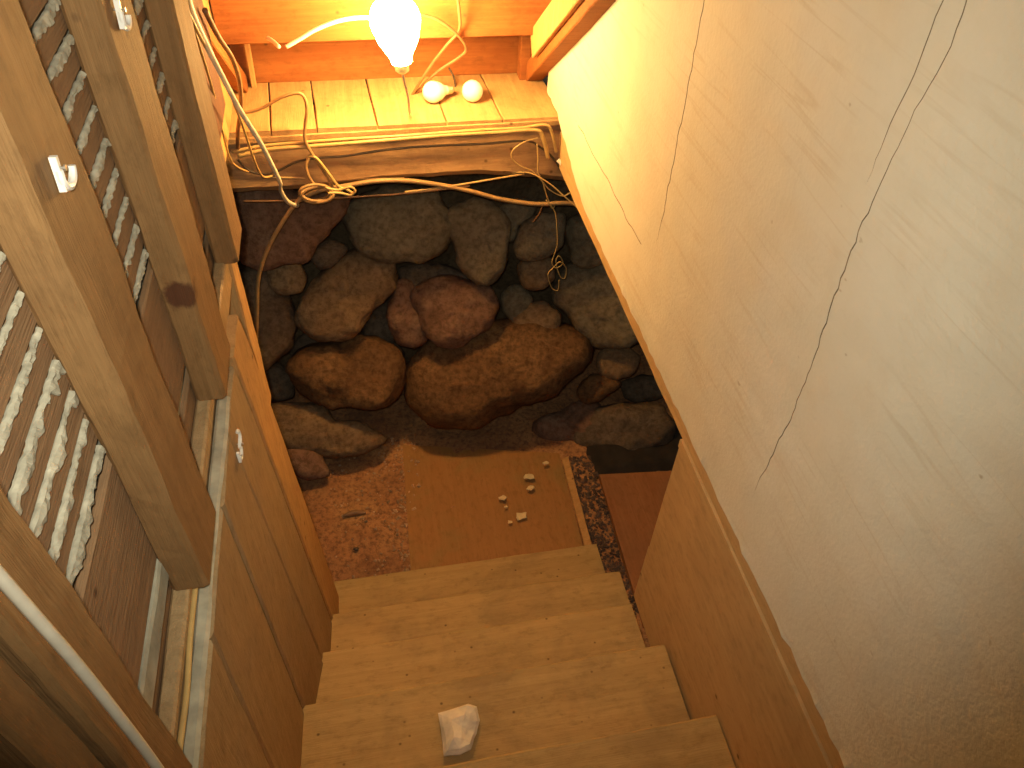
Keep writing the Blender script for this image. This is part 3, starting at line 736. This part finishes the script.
S = [
 ('flat reddish slab at the top left of the stone wall, behind the knot', [(238,188),(300,186),(346,188),(344,215),(320,246),(302,264),(240,266)], 2.93, 'stone_red', .35),
 ('small rounded stone under the reddish slab', [(262,264),(300,260),(308,276),(302,292),(284,296),(266,284)], 2.95, 'stone_brown', .7),
 ('dark speckled boulder at the left behind the hanging cable', [(230,272),(262,268),(286,294),(297,328),(284,350),(262,368),(236,364)], 2.86, 'stone_dark', .5),
 ('large pale brown boulder right of the hanging cable', [(295,318),(308,292),(336,262),(362,250),(388,254),(395,284),(384,306),(366,324),(354,338),(312,335)], 2.90, 'stone_brown', .5),
 ('wide dull stone under the middle of the sill beam', [(340,208),(375,192),(440,190),(458,215),(452,245),(430,262),(392,262),(352,250)], 2.99, 'stone_grey', .5),
 ('small dark wedge stone beside the reddish slab', [(308,258),(330,238),(350,246),(340,262),(320,270)], 2.97, 'stone_dark', .6),
 ('tall grey stone tapering to a point below the beam', [(446,210),(470,196),(500,200),(512,238),(508,264),(488,287),(468,272),(452,248)], 2.92, 'stone_grey', .5),
 ('narrow brown stone left of the cracked boulder', [(390,300),(400,282),(414,284),(422,318),(428,340),(402,347),(392,334)], 2.87, 'stone_red', .6),
 ('cracked reddish boulder with pale veins in the middle of the wall', [(410,300),(430,282),(470,280),(496,290),(502,308),(490,326),(462,343),(436,340),(416,322)], 2.83, 'stone_red', .55),
 ('blocky grey stone behind the curled orange wire, upper', [(514,246),(524,222),(542,210),(564,214),(562,246),(546,259),(522,257)], 2.90, 'stone_grey', .6),
 ('blunt brown stone directly under the blocky grey one', [(516,262),(534,256),(554,260),(554,278),(542,288),(524,286)], 2.91, 'stone_brown', .6),
 ('small wedge stone left of the smooth oval one', [(502,294),(516,284),(532,294),(530,310),(512,322),(504,310)], 2.92, 'stone_grey', .6),
 ('smooth oval stone above the right half of the widest boulder', [(510,322),(522,306),(545,301),(560,314),(558,332),(535,340),(516,336)], 2.85, 'stone_brown', .6),
 ('big smooth boulder at the right against the plank edge', [(546,288),(562,264),(600,256),(640,280),(650,325),(632,344),(600,345),(572,322)], 2.86, 'stone_grey', .5),
 ('dull stone high at the right, above the big smooth boulder', [(564,222),(586,210),(612,225),(622,258),(600,268),(570,262)], 2.98, 'stone_grey', .6),
 ('dull stone high between the tall grey one and the blocky one', [(500,208),(524,200),(536,208),(520,228),(512,244),(502,234)], 3.0, 'stone_grey', .6),
 ('rusty rounded boulder low on the left of the wall', [(284,366),(300,348),(340,340),(382,338),(402,350),(405,384),(390,404),(352,411),(318,405),(294,388)], 2.75, 'stone_rust', .55),
 ('widest reddish boulder low in the middle of the wall', [(405,392),(412,360),(440,338),(500,322),(560,324),(592,340),(592,360),(564,384),(504,412),(452,429),(428,420),(412,406)], 2.75, 'stone_rust', .5),
 ('small round stone right of the widest boulder', [(594,360),(602,346),(624,344),(640,356),(636,372),(618,379),(600,374)], 2.74, 'stone_brown', .6),
 ('small long stone under the small round one at right', [(576,390),(590,374),(612,374),(622,384),(606,398),(584,403)], 2.68, 'stone_rust', .6),
 ('dark low stone at the far right under the plank edge', [(618,384),(640,374),(662,380),(668,394),(648,402),(624,398)], 2.78, 'stone_dark', .6),
 ('dark rock with a glittering face on the floor at right', [(566,428),(580,412),(620,404),(662,408),(676,424),(668,442),(636,459),(600,456),(578,448)], 2.55, 'stone_dark', .6),
 ('brown stone sloping to the floor behind the glittering rock', [(530,428),(560,410),(600,402),(610,420),(590,446),(560,448)], 2.62, 'stone_red', .5),
 ('long dark slab at the foot of the wall on the left', [(270,404),(300,404),(340,418),(372,430),(396,438),(378,450),(340,461),(300,452),(276,436)], 2.62, 'stone_brown', .4),
 ('dark stone behind the left end of the rusty boulder', [(256,372),(280,364),(294,380),(296,398),(272,402),(258,392)], 2.85, 'stone_dark', .6),
 ('red rock at the foot of the left boards', [(284,450),(304,446),(322,458),(330,474),(308,480),(290,470)], 2.50, 'stone_red', .5),
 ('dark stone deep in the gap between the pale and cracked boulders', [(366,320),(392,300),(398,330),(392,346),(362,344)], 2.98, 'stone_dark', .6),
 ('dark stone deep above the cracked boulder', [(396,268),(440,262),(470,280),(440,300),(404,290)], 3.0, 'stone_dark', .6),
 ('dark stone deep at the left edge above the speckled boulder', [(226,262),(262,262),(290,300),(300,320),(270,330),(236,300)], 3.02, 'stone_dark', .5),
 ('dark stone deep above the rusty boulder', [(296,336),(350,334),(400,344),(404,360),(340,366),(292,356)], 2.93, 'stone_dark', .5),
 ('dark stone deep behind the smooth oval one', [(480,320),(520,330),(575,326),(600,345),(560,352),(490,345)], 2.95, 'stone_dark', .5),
]
for i, (lab, ol, Yc, mat, dp) in enumerate(S): boulder(lab, ol, Yc, mat, dp, seed=i*3.7+1)

# ------------------------------------------------------------------ things on the cellar floor
def slab_obj(name, label, cat, corners, top, th, mat, seed, tilt=0, drop=0):
    bm = bmesh.new(); n = 20
    c = [Vector((x, y, top - (drop if j > 1 else 0))) for j, (x, y) in enumerate(corners)]
    vt = grid_mesh(bm, n, n, lambda a, b_: c[0].lerp(c[1], a).lerp(c[3].lerp(c[2], a), b_) + Vector((0, 0, .002*noise.noise(Vector((a*6, b_*6, seed))) + tilt*a)))
    vb = grid_mesh(bm, n, n, lambda a, b_: c[0].lerp(c[1], a).lerp(c[3].lerp(c[2], a), b_) + Vector((0, 0, -th + tilt*a)))
    for i in range(n):
        for (a, b_) in (((0, i), (0, i+1)), ((n, i+1), (n, i)), ((i+1, 0), (i, 0)), ((i, n), (i+1, n))):
            bm.faces.new((vt[a[0]][a[1]], vt[b_[0]][b_[1]], vb[b_[0]][b_[1]], vb[a[0]][a[1]]))
    o = mk(name, bm, M[mat]); return tag(o, label, cat)
slab_obj('floor_board', 'broad painted board lying on the dirt at the foot of the stairs', 'board', [(.03, 1.62), (.822, 1.62), (.862, 2.46), (.075, 2.64)], -3.035, .045, 'slab', 3, 0, .030)
bm = bmesh.new(); plank(bm, (.846, 1.60, -3.035), (.880, 2.40, -3.06), (.016, 0, .010), (-.006, 0, .03), 20, .002, .003, 50)
tag(mk('edging_board', bm, M['edge_board'], origin=(.87, 2.0, -3.07)), 'narrow edging strip along the right side of the painted board', 'board')
slab_obj('floor_board', 'reddish brown board on the floor at the right, past the dark rubble', 'board', [(.99, 1.45), (1.55, 1.45), (1.55, 2.22), (1.02, 2.27)], -3.035, .04, 'brown_board', 5)
# dark rubble between the boards: one uncountable heap
def scatter(name, label, mat, n, xr, yr, smin, smax, seed, dens=None):
    rnd = random.Random(seed); bm = bmesh.new()
    k = 0
    while k < n:
        x, y = rnd.uniform(*xr), rnd.uniform(*yr)
        if dens and rnd.random() > dens(x, y): continue
        k += 1
        s = rnd.uniform(smin, smax)*rnd.uniform(.6, 1); q = [Vector((rnd.uniform(.5, 1), rnd.uniform(.5, 1), rnd.uniform(.35, .8)))*s for _ in range(1)][0]
        rot = Matrix.Rotation(rnd.uniform(0, 6.28), 3, 'Z') @ Matrix.Rotation(rnd.uniform(-.5, .5), 3, 'X')
        base_z = FZ + .018*noise.fractal(Vector((x*3, y*3, 1)), .8, 2, 4) + q.z*.5
        vs = [bm.verts.new(Vector((x, y, base_z)) + rot @ Vector((a*q.x, b_*q.y, c_*q.z))) for a, b_, c_ in ((1,0,.1),(-.9,.2,0),(.1,1,-.1),(0,-1,.15),(.2,.1,1),(0,0,-1))]
        for f in ((0,2,4),(2,1,4),(1,3,4),(3,0,4),(2,0,5),(1,2,5),(3,1,5),(0,3,5)): bm.faces.new([vs[i] for i in f])
    o = mk(name, bm, M[mat]); tag(o, label, 'gravel'); o['kind'] = 'stuff'; return o
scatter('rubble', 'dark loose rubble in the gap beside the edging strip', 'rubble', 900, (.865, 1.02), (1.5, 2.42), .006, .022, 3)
scatter('gravel', 'small loose stones and crumbs scattered on the dirt left of the painted board', 'gravel', 480, (-.30, .14), (1.6, 2.70), .005, .017, 4,
        lambda x, y: max(.05, min(1, .25 + (x+.1)*2.2 + .5*noise.noise(Vector((x*8, y*8, 0))))))
bm = bmesh.new()  # added mound, shade under the right-hand rock put into its black colour
def shade_pt(u, v):
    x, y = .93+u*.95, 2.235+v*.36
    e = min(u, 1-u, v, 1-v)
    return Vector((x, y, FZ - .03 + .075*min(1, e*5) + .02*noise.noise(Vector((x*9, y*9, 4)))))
grid_mesh(bm, 60, 30, shade_pt)
o = tag(mk('shade_mound', bm, M['shade'], smooth=True), 'black mound standing in for the shade under the glittering rock at the right', 'shade'); o['kind'] = 'stuff'
# dark sticks / stones lying on the dirt
bm = bmesh.new(); a = onz(343, 516, FZ+.02); b2 = onz(366, 513, FZ+.02); tube(bm, smooth_path([a, a.lerp(b2, .5)+Vector((0, .01, 0)), b2]), lambda t: .010*sin(pi*min(.96, max(.06, t)))+.004, 10, .7)
tag(mk('dark_stick', bm, M['wire_brown'], smooth=True), 'short dark stick lying on the dirt near the left boards', 'stick')
bm = bmesh.new(); a = onz(356, 549, FZ+.02)
bmesh.ops.create_icosphere(bm, subdivisions=2, radius=.012, matrix=Matrix.Translation(a) @ Matrix.Diagonal((1.1, .8, .6, 1)))
tag(mk('pebble', bm, M['wire_black'], smooth=True), 'black pebble on the gravel left of the painted board', 'pebble')

# flakes of old plaster on the painted board
def flake(label, px, py, s, seed):
    rnd = random.Random(seed); c = onz(px, py, -3.033); bm = bmesh.new(); n = 9
    a0 = [rnd.uniform(.75, 1.5)*s for _ in range(n)]
    top = [bm.verts.new(c + Vector((a0[i]*cos(2*pi*i/n), .7*a0[i]*sin(2*pi*i/n), .0018 + rnd.uniform(0, .0022)))) for i in range(n)]
    bot = [bm.verts.new(c + Vector((1.05*a0[i]*cos(2*pi*i/n), .74*a0[i]*sin(2*pi*i/n), -.001))) for i in range(n)]
    bm.faces.new(top); bm.faces.new(bot[::-1])
    for i in range(n): bm.faces.new((top[i], bot[i], bot[(i+1) % n], top[(i+1) % n]))
    tag(mk('plaster_flake', bm, M['flake']), label, 'flake', 'plaster flakes on the painted board')
for i, (lab, px, py, s) in enumerate((('topmost big plaster flake on the painted board', 529, 477, .020), ('plaster flake just below the topmost one', 530, 488, .017), ('left plaster flake of the little group', 503, 498, .020),
    ('largest plaster flake, nearest the stairs', 521, 516, .026), ('tiny plaster flake beside the largest one', 510, 522, .010), ('small lone plaster flake near the edging strip', 546, 463, .013), ('tiny plaster flake below the left one', 506, 507, .008))):
    flake(lab, px, py, s, i+5)

# broken lump of plaster on the second tread
bm = bmesh.new(); zt = -2.29
ol = [(438, 715), (468, 706), (477, 709), (480, 722), (476, 735), (471, 751), (460, 757), (444, 758), (442, 738)]
base_ = [onz(x, y, zt+.002) for x, y in ol]
cc = sum(base_, Vector())/len(base_)
hts = [.020, .034, .030, .022, .020, .030, .034, .028, .026]
rb = [bm.verts.new(cc + (p-cc)*.93) for p in base_]
rm = [bm.verts.new(cc + (p-cc)*1.0 + Vector((0, 0, h*.55))) for p, h in zip(base_, hts)]
rt_ = [bm.verts.new(cc + (p-cc)*.84 + Vector((0, 0, h))) for p, h in zip(base_, hts)]
ri = [bm.verts.new(cc + (p-cc)*.45 + Vector((0, 0, h*1.0 + .006))) for p, h in zip(base_, (.030, .036, .030, .024, .020, .022, .036, .040, .034))]
ct = bm.verts.new(cc + Vector((0, 0, .036)))
n = len(ol)
for i in range(n):
    k = (i+1) % n
    for A, B in ((rb, rm), (rm, rt_), (rt_, ri)): bm.faces.new((A[i], A[k], B[k], B[i]))
    bm.faces.new((ri[i], ri[k], ct))
bm.faces.new(rb[::-1])
bmesh.ops.subdivide_edges(bm, edges=bm.edges[:], cuts=2, use_grid_fill=True)
for v in bm.verts:
    if v.co.z > zt+.006: v.co += noise.noise_vector(v.co*60)*.0022 + noise.noise_vector(v.co*160)*.001
tag(mk('plaster_lump', bm, M['chunk']), 'broken white lump of plaster lying on a tread', 'plaster lump')
